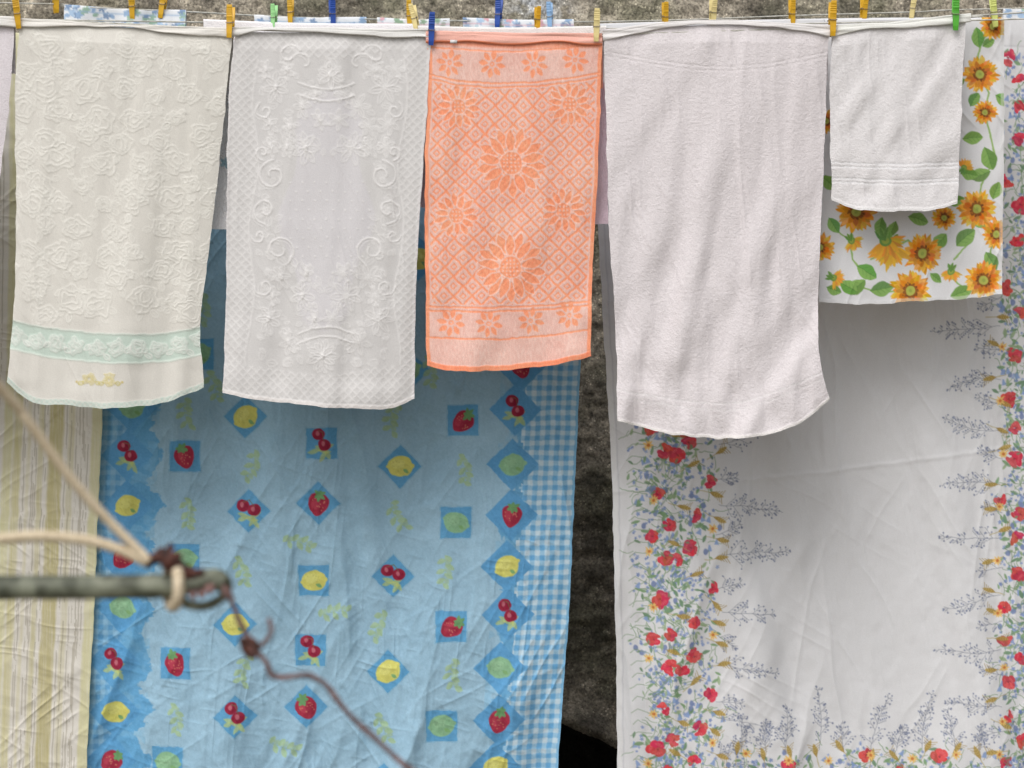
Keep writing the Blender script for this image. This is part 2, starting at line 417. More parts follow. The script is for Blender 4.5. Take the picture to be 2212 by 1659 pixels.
mesh_np('care_label', bx, np.array([[0,3,2,1],[4,5,6,7],[0,1,5,4],[1,2,6,5],[2,3,7,6],[3,0,4,7]]), np.ones((8,3))*.75, False, M_cotton, t)

# -- plain white terry towel
def paint_terry(c):
    X, Y = c.X, c.Y
    b = curve([(1333,842),(1450,862),(1600,868),(1790,800)])
    c.mask(np.clip((3-np.abs(Y-b(X)))/2, 0, 1)*.4, (214,212,212), -1.0); c.mask(np.clip((3-np.abs(Y-b(X)-14))/2, 0, 1)*.3, (214,212,212), -.8)
    c.mask(np.clip((7-c.dB)/2, 0, 1), (212,208,206), 1.2)
    a = curve([(1304,112),(1500,142),(1650,140),(1790,112)])
    for o in (0, 9): c.mask(np.exp(-((Y-a(X)-o)/2)**2), None, -.6)
    c.h += .9*(fbm(X/5, Y/5, 2, 33)-.5)
def f_terry(c):
    d = f_towel(.024, 9, .010, .0018)(c)
    X, Y = c.X, c.Y
    d = d+.018*(vn((X+Y*.2)/46, Y/520, 91)-.5)*np.clip((Y-100)/500, 0, 1)
    d = d-.004*crease(X, Y, 86, 520, 30, 95, 2, 20)
    d = d+.012*(vn((X-(Y-900)*.5)/34, Y/90, 93)-.5)*np.clip((Y-780)/110, 0, 1)
    return d
t = thing('towel', 'large plain white terry towel, right of the orange towel', 'towel')
cloth('panel', t, 0, [(85,1304),(300,1310),(500,1316),(750,1332),(910,1333)], [(62,1790),(300,1782),(600,1770),(770,1769),(810,1776),(862,1792)],
      [(1304,66),(1550,57),(1790,62)], [(1333,908),(1420,932),(1560,947),(1650,940),(1740,905),(1792,862)], (207,201,203), M_terry, paint_terry, f_terry, k=KW)
band('folded_hem', t, -.004, [(1300,66),(1400,52),(1560,42),(1700,50),(1792,54)], [(1300,92),(1370,76),(1450,58),(1560,52),(1690,62),(1792,80)], (213,210,209), M_velour, 1302, 1792, k=KW, seed=13)

# -- small white towel
def paint_small(c):
    X, Y = c.X, c.Y
    for o, w_ in ((350, 2), (358, 2), (384, 2), (392, 2)): c.mask(np.exp(-((Y-o+6*np.sin(np.pi*c.s)*-1)/w_)**2), (215,214,216), -.9)
    zz = np.exp(-((((X+2*np.abs(((Y)%14)-7))/7) % 1-.5)*7/2)**2)
    c.mask(zz*(Y > 362)*(Y < 386)*.6, None, .6)
    c.mask(np.clip((8-c.dB)/2, 0, 1), (212,210,210), 1.2)
    c.h += .8*(fbm(X/5, Y/5, 2, 35)-.5)
def f_small(c):
    return f_towel(.016, 12, .009, .0018)(c)+.008*(vn((c.X*.8+c.Y*.5)/30, (c.Y-c.X)/180, 61)-.5)-.003*crease(c.X, c.Y, 70, 160, 22, 62, 2)
t = thing('towel', 'small white hand towel hanging over the sunflower cloth', 'towel')
cloth('panel', t, 0, [(66,1798),(200,1792),(432,1797)], [(44,2086),(250,2076),(438,2068)], [(1798,66),(2086,44)],
      [(1797,432),(1840,450),(1940,458),(2030,452),(2068,438)], (208,205,206), M_terry, paint_small, f_small, k=KW)
band('folded_hem', t, -.004, [(1796,54),(1950,45),(2098,28)], [(1796,80),(1860,64),(1960,60),(2040,56),(2098,46)], (213,213,208), M_velour, 1796, 2096, k=KW, seed=21)

# ================================================================== SUNFLOWER CLOTH
def paint_sun(c):
    r_ = random.Random(21)
    G1, G2 = (112,152,80), (84,126,64)
    def lf(x, y, L_, a, W=None):
        W = W or L_*.32
        c.stamp(x, y, L_+3, leaf(L_, W), tuple(v+r_.uniform(-10, 10) for v in G1), 0, a)
        c.stamp(x, y, L_+3, lambda u, v: np.maximum(leaf(L_, W)(u, v), -v+0), (138,174,98), 0, a, alpha=.8)
        rad = math.radians(a)
        c.line([(x, y), (x+L_*.9*math.cos(rad), y+L_*.9*math.sin(rad))], 1.2, G2, alpha=.8)
        for f in (.25, .45, .65):
            for sg in (-1, 1):
                ox, oy = x+L_*f*math.cos(rad), y+L_*f*math.sin(rad)
                c.line([(ox, oy), (ox+W*.8*math.cos(rad+sg*.9), oy+W*.8*math.sin(rad+sg*.9))], .9, G2, alpha=.5)
    def stem(*p): c.line(list(p), 3.6, (142,174,104))
    stem((2117,160),(2136,200),(2127,243),(2140,290),(2150,340),(2120,400),(2110,452),(2095,520),(2060,560))
    stem((1992,548),(1960,520),(1915,545),(1880,560)); stem((1965,628),(1900,632),(1850,618),(1800,600)); stem((1870,600),(1840,560),(1835,520),(1800,495))
    stem((2125,605),(2090,630),(2055,600)); stem((2150,505),(2140,545),(2125,600)); stem((2145,60),(2120,90),(2112,130))
    for x, y, L_, a in ((2108,60,44,80),(2122,100,30,-30),(2080,300,44,-5),(2128,318,52,70),(2140,370,46,160),(2075,372,40,10),(1962,468,44,15),
                        (1935,478,36,110),(2065,530,52,-40),(2130,545,46,60),(1850,575,50,30),(1868,605,48,140),(1880,628,50,-10),(1852,632,44,-150),
                        (2045,505,44,130),(2055,640,48,-20),(1790,470,40,60),(2100,470,40,30),(1785,620,34,20),(2150,205,40,30),(2095,230,36,-60),(2145,430,40,-70),
                        (1990,640,40,160),(2010,590,30,40),(1905,470,40,100),(2085,170,28,150),(2050,440,36,-20),(1775,380,44,40),(2080,125,26,200)):
        lf(x, y, L_, a)
    def sf(x, y, r, ph=0, sq=1.0):
        for ring, (col, rr, n) in enumerate((((216,150,54), 1.04, 19), ((230,178,84), .96, 19), ((218,154,62), .8, 16), ((206,128,50), .6, 14))):
            for i in range(n):
                a = 360*i/n+ring*11+ph+r_.uniform(-8, 8); rad = math.radians(a); L_ = r*rr*r_.uniform(.62, .84)
                cc = tuple(v+r_.uniform(-22, 14) for v in col); aa = a+r_.uniform(-12, 12)
                ox, oy = x+r*.2*math.cos(rad), y+sq*r*.2*math.sin(rad)
                c.stamp(ox, oy, r*1.2, leaf(L_, r*.125), cc, 0, aa)
                ra = math.radians(aa); c.line([(ox, oy), (ox+L_*.7*math.cos(ra), oy+L_*.7*math.sin(ra))], .8, tuple(v*.84 for v in cc), alpha=.5)
        c.stamp(x, y, r*.6, petals(11, r*.28, r*.38, 1, ph), (124,78,42), alpha=.85)
        for i in range(14):
            rad = r_.uniform(0, 6.28); q = r*r_.uniform(.26, .4); c.stamp(x+q*math.cos(rad), y+q*math.sin(rad), 4, ell(1.5, 1.5), (90,58,38), alpha=.7)
        c.stamp(x, y, r*.5, ell(r*.22, r*.22*sq), (164,168,84)); c.stamp(x, y, r*.3, ell(r*.09, r*.09), (132,144,72), alpha=.7)
    for x, y, r in ((2117,160,42),(2127,243,28),(2146,56,32),(2110,452,44),(1850,458,46),(2040,470,28),(2152,505,34),(1992,548,44),
                    (1965,628,46),(2125,605,44),(1772,535,32),(1785,262,30),(1900,300,40),(2000,240,40),(1850,150,40),(1990,100,36)):
        sf(x, y, r, r_.uniform(0, 20))
    for x, y, r, a in ((1920,535,50,95),(1912,520,44,70),(1838,520,26,60),(1800,600,26,20),(2055,585,26,100),(2082,362,22,-60)):
        for i in range(16):
            aa = a-80+i*10; c.stamp(x, y, r+4, leaf(r*r_.uniform(.7, 1.1), r*.11), (222+r_.uniform(-22, 12),162+r_.uniform(-24, 18),64), 0, aa)
        c.stamp(x, y, r, ell(r*.3, r*.3), G1); c.stamp(x, y, r, ell(r*.18, r*.18), (154,170,82))
        for i in range(3): lf(x, y, r*.7, a+150+i*30, r*.13)
    c.mask(np.clip((8-np.minimum(c.dB, c.dR))/2, 0, 1)*.5, (206,206,206), .6)
def f_sun(c):
    X, Y = c.X, c.Y
    return .02*(vn((X-Y*.15)/70, Y/420, 41)-.5)-.004*crease(X, Y, 50, 160, 26, 42, 2)-.003*crease(X, Y, 110, 120, 20, 44, 2)+.008*(vn(X/110, Y/60, 45)-.5)
t = thing('printed_cloth', 'white cloth printed with sunflowers and green leaves, behind the small white towel', 'cloth')
cloth('panel', t, .08, [(50,1782),(652,1768)], [(40,2170),(300,2169),(635,2165)], [(1782,44),(2170,40)],
      [(1768,652),(1860,657),(1980,652),(2100,643),(2165,635)], (212,212,214), M_cotton, paint_sun, f_sun, k=KW, gs=1.6)

# ================================================================== MIDDLE LINE TOWELS
t = thing('towel', 'pale grey towel mostly hidden behind the jacquard and rose towels', 'towel')
cloth('panel', t, .05, [(50,440),(300,450),(495,454)], [(50,894),(495,870)], [(440,44),(640,52),(894,54)], [(454,496),(600,500),(870,498)], (222,219,221), M_terry,
      lambda c: c.stamp(486, 352, 14, petals(5, 5, 12), (150,178,190)), f_towel(.003, 14, .006), k=1.2)
t = thing('towel', 'plain pink towel mostly hidden behind the orange towel', 'towel')
cloth('panel', t, .05, [(60,898),(300,892),(445,890)], [(50,1310),(300,1311),(483,1314)], [(898,58),(1100,62),(1310,58)], [(890,445),(1100,478),(1250,484),(1314,483)],
      (232,204,216), M_terry, lambda c: c.mask(np.clip((70-c.dT)/10, 0, 1), (214,212,210)), f_towel(.003, 16, .006), k=1.18)

# ================================================================== STRIPED SHEET
def paint_stripe(c):
    X, Y = c.X, c.Y
    d = c.dR
    fib = .6+.6*vn(X/2.2, Y/60, 83)
    def st(a, b, col, al=1.0): c.mask(np.clip((d-a)/5, 0, 1)*np.clip((b-d)/5, 0, 1)*al*fib, col)
    for off in (0, 190):
        st(off+0, off+24, (198,194,158)); st(off+56, off+74, (190,184,152), .6); st(off+80, off+116, (180,172,132), .95); st(off+97, off+101, (208,202,182), .5)
        st(off+122, off+138, (188,182,148), .8); st(off+150, off+162, (196,190,158), .6); st(off+170, off+192, (190,184,144), .85)
    dash = (vn(X/3, Y/60, 81) > .4)
    for q in (28, 34, 38, 41, 48, 54, 66, 76, 118, 124, 139, 143, 147, 164, 168, 224, 231, 238):
        c.mask(np.exp(-((d-q)/1.3)**2)*dash*.5, (134,126,108))
    c.mask(np.clip((4-d)/2, 0, 1), (188,186,152), .6)
def f_stripe(c):
    X, Y = c.X, c.Y
    return .018*(vn(X/110+Y/900, Y/1200, 51)-.5)-.003*crease(X, Y, 35, 120, 22, 52, 2)-.003*crease(X, Y, 140, 100, 20, 54, 2)-.002*crease(X, Y, 5, 90, 16, 56, 2)+.003*(fbm(X/40, Y/50, 2, 57)-.5)
t = thing('bed_sheet', 'cream sheet with olive yellow stripes hanging at the left edge', 'sheet')
cloth('panel', t, .26, [(60,-260),(1790,-270)], [(60,234),(600,230),(880,222),(1200,208),(1659,188),(1790,184)], [(-260,70),(234,76)], [(-260,1790),(184,1795)],
      (208,204,196), M_cotton, paint_stripe, f_stripe, fine=370, k=KW, gs=1.6)

# ================================================================== BLUE FRUIT SHEET
def paint_blue(c):
    X, Y = c.X, c.Y; dL, dR = c.dL, c.dR
    MID = (98,156,196)
    r_ = random.Random(4)
    def jag(q, seed): return 16*np.floor(3*vn(q/17, q*0+.5, seed))/2
    tri = np.abs(((Y-1092+55)/110) % 1-.5)*2
    eL = 112+34*(1-tri)+jag(Y, 5)-12; eR = 146+26*(1-np.abs(((Y-1005+55)/110) % 1-.5)*2)+jag(Y, 6)-16
    eL = eL+14*(fbm(X/9, Y/9, 2, 17)-.4); eR = eR+16*(fbm(X/9, Y/9, 2, 18)-.4)
    c.mask(np.clip((eL-dL)/4, 0, 1), MID); c.mask(np.clip((eR-dR)/4, 0, 1)*.95, MID)
    pw = np.clip((fbm(X/30, Y/24, 2, 19)-.55)*9, 0, 1)
    c.mask((pw*(dL < 130)+pw*(dR < 170)*(dR > 110))*.45, (126,174,204))
    def ging(d, lim, p, a, b, cc, al):
        m = np.clip((lim-d)/2, 0, 1)*al
        s1 = np.clip(((np.abs((d/p) % 1-.5))-.25)*p/2.4+.5, 0, 1); s2 = np.clip(((np.abs((Y/p) % 1-.5))-.25)*p/2.4+.5, 0, 1)
        c.mask(m, cc); c.mask(m*s1*.6, a); c.mask(m*s2*.6, a); c.mask(m*s1*s2*.7, b)
    jr = 112+5*np.floor(3*vn(Y/13, Y*0, 9))
    ging(dR, jr, 21.5, (118,172,208), (92,154,202), (188,208,220), 1)
    ging(dL, 58+5*np.floor(3*vn(Y/13, Y*0, 8)), 21.5, (104,158,196), (86,144,190), (140,180,206), .9)
    YG = (178,190,120); RED = (158,50,70)
    def tile(x, y, dia, sq=35):
        a = 45 if dia else 0
        c.stamp(x, y, 60, rect(sq, sq), (90,150,191), 0, a, alpha=.95); c.stamp(x, y, 60, rect(sq-1, sq-1), (174,192,198), 0, a, edge=.6, alpha=.85)
    def straw(x, y, a=0):
        c.stamp(x, y, 34, heart(25), RED, 0, a); c.stamp(x-5, y-3, 20, ell(10, 13), (178,72,88), 0, a, alpha=.6)
        ra = math.radians(a); cs, sn = math.cos(ra), math.sin(ra)
        c.stamp(x+7*cs, y+7*sn, 22, ell(9, 17), (136,42,62), 0, a, alpha=.45)
        for i in range(16):
            u = r_.uniform(-15, 15); v = r_.uniform(-12, 18)
            if u*u+v*v < 260: c.stamp(x+u*cs-v*sn, y+u*sn+v*cs, 3, ell(1.2, 1.2), (200,140,110), alpha=.8)
        tx, ty = x+20*sn, y-20*cs
        for i in range(6): c.stamp(tx, ty, 18, leaf(r_.uniform(11, 16), 4), (104,148,100), 0, a+i*60+90+r_.uniform(-12, 12))
    def lemon(x, y, col, hi, a=-20):
        c.stamp(x, y, 36, ell(27, 23), col, 0, a); ra = math.radians(a)
        c.stamp(x+25*math.cos(ra), y+25*math.sin(ra), 10, ell(6, 5), col); c.stamp(x-25*math.cos(ra), y-25*math.sin(ra), 8, ell(5, 4), col)
        c.stamp(x+8, y+8, 24, ell(16, 13), tuple(v*.93 for v in col), 0, a, alpha=.6)
        c.stamp(x-5, y-5, 20, ell(14, 11), hi, 0, a, alpha=.5)
        for i in range(16): c.stamp(x+r_.uniform(-16, 16), y+r_.uniform(-13, 13), 3, ell(1.2, 1.2), tuple(v*.9 for v in col), alpha=.8)
        c.stamp(x+18, y+14, 20, leaf(14, 4), (118,158,108), 0, -150)
    def cherry(x, y, a=30):
        for i in range(6): c.stamp(x-8+i*4, y+14, 44, leaf(r_.uniform(20, 30), 5), YG, 0, [10, 165, -25, 200, 60, 120][i], alpha=.7)
        ra = math.radians(a)
        for q in (-13, 13):
            cx_, cy_ = x+q*math.cos(ra), y-8+q*math.sin(ra)
            c.stamp(cx_, cy_, 18, ell(14, 13), (146,42,64)); c.stamp(cx_+3, cy_+3, 14, ell(9, 8), (126,32,56), alpha=.6); c.stamp(cx_-2, cy_-2, 10, ell(4, 5.5), (194,120,132), alpha=.8)
            c.line([(cx_, cy_-8), (x+2, y-24)], 1.4, (110,104,78))
    def sprig(x, y, a=0):
        ra = math.radians(a); cv = r_.uniform(-.012, .012); pts = []
        for k_ in range(-3, 4):
            q = k_*10; pts.append((x+q*math.cos(ra)-cv*q*q*math.sin(ra), y+q*math.sin(ra)+cv*q*q*math.cos(ra)))
        c.line(pts, 1.1, (146,176,132), alpha=.6)
        for k_, (px, py) in enumerate(pts):
            sg = 1 if k_ % 2 else -1
            b = a+sg*r_.uniform(42, 66)
            L_ = 18-abs(k_-3)*1.2
            c.stamp(px, py, 24, leaf(L_+4, 5.6), (160,184,140), 0, b, alpha=.75)
            c.stamp(px, py, 24, lambda u, v: np.maximum(leaf(L_+4, 5.6)(u, v), v), (144,176,142), 0, b, alpha=.5)
            if k_ in (1, 3, 5): c.stamp(px, py, 22, leaf(L_, 5), (156,182,144), 0, a-sg*r_.uniform(42, 66), alpha=.6)
    YEL, YH = (202,199,110), (212,212,136); LIM, LH = (134,176,140), (150,188,152)
    items = [(532,900,1,'l'),(402,985,0,'s'),(697,957,0,'c'),(865,1007,1,'l'),(1000,908,0,'s'),(540,1103,1,'c'),(690,1085,1,'s'),(985,1127,0,'m'),
             (680,1252,0,'l'),(850,1243,1,'c'),(400,1207,0,'m'),(512,1345,1,'l'),(672,1402,0,'c'),(382,1430,0,'s'),(840,1448,1,'l'),(975,1350,0,'s'),
             (512,1543,1,'c'),(663,1525,1,'s'),(955,1563,0,'m'),(365,1643,0,'m'),(668,1700,0,'l'),(830,1690,1,'c'),(430,765,0,'m'),(880,800,1,'m'),(700,830,0,'l'),(905,560,1,'l')]
    bord = [(1113,885,'c'),(1107,1003,'m'),(275,983,'c'),(275,1092,'l'),(1105,1112,'s'),(1095,1222,'l'),(265,1202,'s'),(265,1312,'m'),(1097,1325,'c'),(1080,1440,'m'),
            (247,1430,'c'),(249,1538,'l'),(1078,1552,'s'),(240,1642,'s'),(1070,1655,'l'),(1125,790,'s'),(285,880,'m')]
    for x, y, kd in bord: c.stamp(x, y, 75, rect(40, 40), (92,151,195), 0, 45)
    for i, (x, y, d, kd) in enumerate(items): tile(x, y, d)
    for i, (x, y, kd) in enumerate([(a, b, e) for a, b, _, e in items]+bord):
        if kd == 'l': lemon(x, y, YEL, YH, r_.uniform(-50, 10))
        elif kd == 'm': lemon(x, y, LIM, LH, r_.uniform(-30, 30))
        elif kd == 's': straw(x, y+3, (40, -20, 10, 55)[i % 4])
        else: cherry(x, y, (55, 20, 60, 25)[i % 4])
    for x, y, a in ((400,890,80),(550,1003,110),(845,900,100),(1005,1010,80),(408,1105,85),(853,1115,60),(645,1168,15),(525,1228,70),(963,1228,95),(720,1320,-10),
                    (820,1345,110),(525,1440,100),(975,1450,85),(385,1545,80),(827,1565,60),(612,1612,15),(440,665,90),(930,800,80),(465,830,70)):
        sprig(x, y, a)
    c.mask(np.clip((5-np.minimum(dL, dR))/2, 0, 1), (124,174,208), .6)
    c.col += ((fbm(X/50, Y/50, 3, 29)-.5)*14)[..., None]
    c.col += ((vn(X/3, Y/3, 28)-.5)*9)[..., None]
def f_blue(c):
    X, Y, s, t = c.X, c.Y, c.s, c.t
    g = np.clip((Y-700)/900, 0, 1)
    d = -.02*np.sin(np.pi*s)
    d = d+.06*g*(vn((X+(Y-1659)*.22)/150, Y/1400, 31)-.5)
    d = d+.026*(vn((X-Y*.10)/85, Y/900, 32)-.5)+.010*(vn((X-Y*.1)/38, Y/600, 30)-.5)
    d = d-.022*crease(X, Y, 110, 700, 80, 33, 1.5, 30)*g
    d = d-.007*crease(X, Y, 80, 420, 42, 34, 2, 30)-.006*crease(X, Y, 102, 380, 36, 48, 2, 30)
    d = d-.0032*crease(X, Y, 55, 200, 26, 35, 2.2, 25)-.0032*crease(X, Y, 122, 200, 24, 36, 2.2, 25)-.0024*crease(X, Y, 150, 150, 22, 37, 2.2, 25)
    d = d-.0018*crease(X, Y, 15, 60, 14, 38, 2)-.0026*crease(X, Y, 95, 120, 12, 39, 2, 20)-.0020*crease(X, Y, 70, 70, 10, 49, 2, 20)
    d = d+.0018*(fbm(X/18, Y/18, 2, 40)-.5)
    return d
t = thing('bed_sheet', 'light blue sheet printed with lemons, strawberries and cherries, gingham along its side', 'sheet')
cloth('panel', t, .28, [(60,236),(880,217),(1200,203),(1659,183),(1790,178)], [(60,1266),(500,1262),(785,1253),(1100,1240),(1400,1224),(1659,1206),(1790,1200)],
      [(236,78),(1266,92)], [(178,1795),(1200,1790)], (147,180,200), M_cotton, paint_blue, f_blue, fine=480, k=1.14, gs=1.7)

# ================================================================== POPPY SHEET
def paint_poppy(c):
    r_ = random.Random(77)
    def poppy(x, y, r=17):
        a0 = r_.uniform(0, 360)
        for i in range(r_.choice([2, 3, 3, 4])):
            a = a0+i*r_.uniform(75, 130); ra = math.radians(a); q = r*r_.uniform(.30, .55); rr = r*r_.uniform(.55, .82)
            B_ = (198+r_.uniform(-22, 16), 70+r_.uniform(-16, 24), 80+r_.uniform(-10, 14)); ph = r_.uniform(0, 6)
            f = petals(3, rr*.72, rr*1.12, .8, ph); sq = r_.uniform(.5, .82)
            c.stamp(x+q*math.cos(ra), y+q*math.sin(ra), r*1.4, lambda u, v: f(u, v/sq), B_, 0, a+90+r_.uniform(-25, 25))
            c.stamp(x+q*1.3*math.cos(ra), y+q*1.3*math.sin(ra), r, ell(rr*.55, rr*.22), (220,116,118), 0, a+90, alpha=.5)
            for j in (-.35, 0, .35):
                c.line([(x, y), (x+r*.75*math.cos(ra+j), y+r*.75*math.sin(ra+j))], 1.0, (160,48,62), alpha=.45)
        c.stamp(x+r_.uniform(-2, 2), y+r_.uniform(-2, 2), 5, ell(2, 2), (110,60,62), alpha=.5)
        c.line([(x, y+r*.9), (x+r_.uniform(-8, 2), y+r+12), (x+r_.uniform(-14, 6), y+r+26)], 1.3, (122,148,110))
        for i in range(2):
            a = r_.uniform(0, 360); c.stamp(x+r*math.cos(a), y+r*math.sin(a), 18, leaf(r_.uniform(9, 15), 2.6), (112,140,108), 0, a, alpha=.8)
    def bluef(x, y, r=4):
        c.stamp(x, y, r+4, petals(5, r*.6, r*1.1, 1, r_.uniform(0, 3)), r_.choice([(124,142,184),(140,156,192),(112,130,174)]), alpha=.85)
    def gleaf(x, y):
        a = r_.uniform(0, 360); L_ = r_.uniform(10, 22)
        c.stamp(x, y, L_+3, leaf(L_, L_*.18), r_.choice([(120,150,112),(104,134,106),(144,164,130)]), 0, a, alpha=.9)
    def wheat(x, y, a):
        ra = math.radians(a)
        c.stamp(x, y, 34, leaf(30, 5), (172,148,84), 0, a, alpha=.9); c.line([(x, y), (x-22*math.cos(ra), y-22*math.sin(ra))], 1.2, (168,154,106))
        for k_ in range(5):
            for sg in (-1, 1): c.line([(x+k_*6*math.cos(ra), y+k_*6*math.sin(ra)), (x+(k_*6+9)*math.cos(ra+sg*.45), y+(k_*6+9)*math.sin(ra+sg*.45))], 1.0, (140,114,60), alpha=.8)
    def daisy(x, y):
        for i in range(9): c.stamp(x, y, 14, leaf(r_.uniform(9, 13), 1.8), (218,180,108), 0, i*40+r_.uniform(-8, 8))
        c.stamp(x, y, 5, ell(3.2, 3.2), (186,116,66))
    def bell(x, y):
        c.stamp(x, y, 12, lambda u, v: np.maximum(np.abs(u)-(3.5+v*.35), np.abs(v)-6.5), (130,152,194), 0, r_.uniform(-30, 30), alpha=.9)
    def spray(x, y, a, n=8, L_=135, big=26):
        ra = math.radians(a); px, py = x, y; col = (126,130,142)
        for k_ in range(n):
            ra += r_.uniform(-.12, .12); qx, qy = px+L_/n*math.cos(ra), py+L_/n*math.sin(ra)
            c.line([(px, py), (qx, qy)], 1.2, col, alpha=.8)
            sz = (1-k_/n)*big*r_.uniform(.5, 1.2)+6
            for sg in (-1, 1):
                if r_.random() < .18: continue
                rb = ra+sg*r_.uniform(.5, 1.0); ex, ey = qx+sz*math.cos(rb), qy+sz*math.sin(rb)
                c.line([(qx, qy), (ex, ey)], 1.0, col, alpha=.7)
                for j in range(2 if sz < 14 else 4):
                    f = (j+1)/4; bx_, by_ = qx+(ex-qx)*f, qy+(ey-qy)*f
                    rc = rb+r_.choice([-1, 1])*.9; gx, gy = bx_+7*math.cos(rc), by_+7*math.sin(rc)
                    c.line([(bx_, by_), (gx, gy)], .9, col, alpha=.65); c.stamp(gx, gy, 4, ell(1.7, 1.7), r_.choice([(104,112,136),(122,130,154)]), alpha=.9)
            px, py = qx, qy
    def border(fx, a0, a1, dens):
        n = int((a1-a0)*dens)
        for i in range(n):
            q = r_.uniform(a0, a1); w_ = r_.triangular(0, 1, .4)
            x, y = fx(q, w_)
            kd = r_.random()
            if kd < .28: gleaf(x, y)
            elif kd < .52: bluef(x, y, r_.uniform(2.6, 4.4))
            elif kd < .78:
                pts = [(x, y)]; a = r_.uniform(0, 6.28)
                for k_ in range(5): a += r_.uniform(-.6, .6); pts.append((pts[-1][0]+6*math.cos(a), pts[-1][1]+6*math.sin(a)))
                c.line(pts, 1.1, (120,144,114))
            elif kd < .85: bell(x, y)
            elif kd < .9: c.stamp(x, y, 9, ell(5, 6.5), (116,130,168), alpha=.9)
            else:
                for k_ in range(4): bluef(x+r_.uniform(-9, 9), y+r_.uniform(-9, 9), 3)
    lx = lambda y: 1350+(y-970)*.02
    for y in np.arange(505, 1700, 117): spray(1555+r_.uniform(-12, 8), y+r_.uniform(-14, 8), r_.uniform(-10, 10), 9, r_.uniform(110, 150))
    for y in np.arange(560, 1700, 117): spray(1545, y+r_.uniform(-20, 20), r_.uniform(-30, 30), 4, r_.uniform(30, 60), 16)
    border(lambda q, w_: (lx(q)+w_*205, q), 480, 1790, 1.5)
    for y in np.arange(500, 1760, 26):
        c.line([(lx(y)+r_.uniform(0, 6), y), (lx(y)+16, y-10), (lx(y)+44, y-4+r_.uniform(-8, 8))], 1.2, (128,148,122))
    for y0 in (740, 970, 1200, 1430, 1660):
        for dx, dy in ((95,2),(187,68),(80,98),(154,142),(106,166),(70,182),(152,210),(124,240)):
            poppy(1340+dx+(y0-970)*.02+r_.uniform(-5, 5), y0+dy+r_.uniform(-5, 5), r_.uniform(15, 20))
        for dx, dy, a in ((205,10,-20),(196,100,30),(195,140,35),(120,120,10),(205,190,10),(150,40,-30),(130,205,200)): wheat(1340+dx+r_.uniform(-6, 6), y0+dy+r_.uniform(-6, 6), a+r_.uniform(-15, 15))
        for dx, dy in ((198,170),(70,110),(60,220)): daisy(1340+dx, y0+dy)
    poppy(1485, 955)
    rx = lambda y: 2150+(2165-2150)*np.clip((700-y)/600, 0, 1)
    for y in np.arange(700, 1620, 117): spray(2160, y+r_.uniform(-8, 8), 180+r_.uniform(-8, 8), 8, r_.uniform(110, 145))
    for y in np.arange(640, 1640, 117): spray(2165, y, 180+r_.uniform(-30, 30), 4, 50, 16)
    border(lambda q, w_: (float(rx(q))+w_*175-5, q), 112, 1790, 1.3)
    for x, y in ((2178,125),(2205,175),(2200,232),(2205,300),(2172,390),(2206,442),(2196,520),(2178,622),(2202,680),(2190,770),(2180,862),(2195,925),(2192,990),(2162,1078),
                 (2206,1110),(2200,1165),(2197,1240),(2168,1312),(2170,1380),(2206,1420),(2178,1475),(2175,1543),(2165,1645),(2208,1600)): poppy(x, y, r_.uniform(16, 20))
    for i in range(26):
        poppy(2245+r_.uniform(0, 60), 150+i*60, 17)
    for y in np.arange(690, 1660, 58): wheat(2150+r_.uniform(-6, 12), y+r_.uniform(-10, 10), r_.uniform(-20, 30)+180*(r_.random() < .5))
    for y in np.arange(750, 1660, 115): daisy(2160+r_.uniform(-8, 8), y)
    for x, L_ in ((1600,70),(1652,60),(1692,95),(1770,130),(1822,55),(1880,118),(1935,50),(1990,122),(2058,90),(2110,60)): spray(x, 1620, -90+r_.uniform(-8, 8), 8, L_, 20)
    border(lambda q, w_: (q, 1605+w_*170), 1560, 2200, .9)
    for x, y in ((1870,1632),(2025,1632),(1700,1650),(1950,1665),(2100,1670),(1790,1680)): poppy(x, y, 18)
    for x in np.arange(1590, 2160, 58): wheat(x, 1625+r_.uniform(-10, 20), -90+r_.uniform(-50, 50))
    for x in np.arange(1610, 2160, 90): daisy(x, 1636+r_.uniform(-12, 12))
    c.mask(np.clip((12-c.dL)/2, 0, 1)*.6, (214,214,214), .6)
    c.mask(np.exp(-((c.dL-14)/1.5)**2)*.5, (176,176,182), -.4)
    c.mask(np.exp(-((c.dT-58)/2)**2)*.7, (186,186,190), -.6)
    yl = curve([(1340,1060),(1600,1038),(1900,1005),(2212,962)])
    c.h += 1.1*np.exp(-((c.Y-yl(c.X))/5)**2)
def f_poppy(c):
    X, Y, s = c.X, c.Y, c.s
    g = np.clip((Y-600)/1000, 0, 1)
    d = .085*g*(vn((X+(1659-Y)*.2)/190, Y/1800, 61)-.5)+.034*(vn((X+(1659-Y)*.2)/80, Y/1100, 62)-.5)*(.35+g)
    d = d-.026*crease(X, Y, 106, 900, 90, 63, 1.5, 30)*g-.006*crease(X, Y, 84, 480, 34, 70, 2, 25)-.005*crease(X, Y, 100, 420, 30, 71, 2, 25)
    d = d-.0020*crease(X, Y, 60, 260, 30, 64, 2, 25)-.0014*crease(X, Y, 30, 200, 26, 65, 2, 25)-.0020*crease(X, Y, 120, 220, 26, 66, 2, 25)
    d = d-.0010*crease(X, Y, 80, 100, 14, 68, 2, 20)+.0012*(fbm(X/24, Y/24, 2, 69)-.5)
    return d
t = thing('bed_sheet', 'white sheet bordered with red poppies and small blue flowers, at the right', 'sheet')
cloth('panel', t, .28, [(60,1284),(485,1292),(950,1317),(1300,1328),(1659,1335),(1790,1337)], [(60,2330),(1790,2330)], [(1284,54),(1500,48),(2170,42),(2330,50)], [(1337,1790),(2330,1795)],
      (206,206,208), M_cotton, paint_poppy, f_poppy, fine=None, k=KW, gs=1.7)

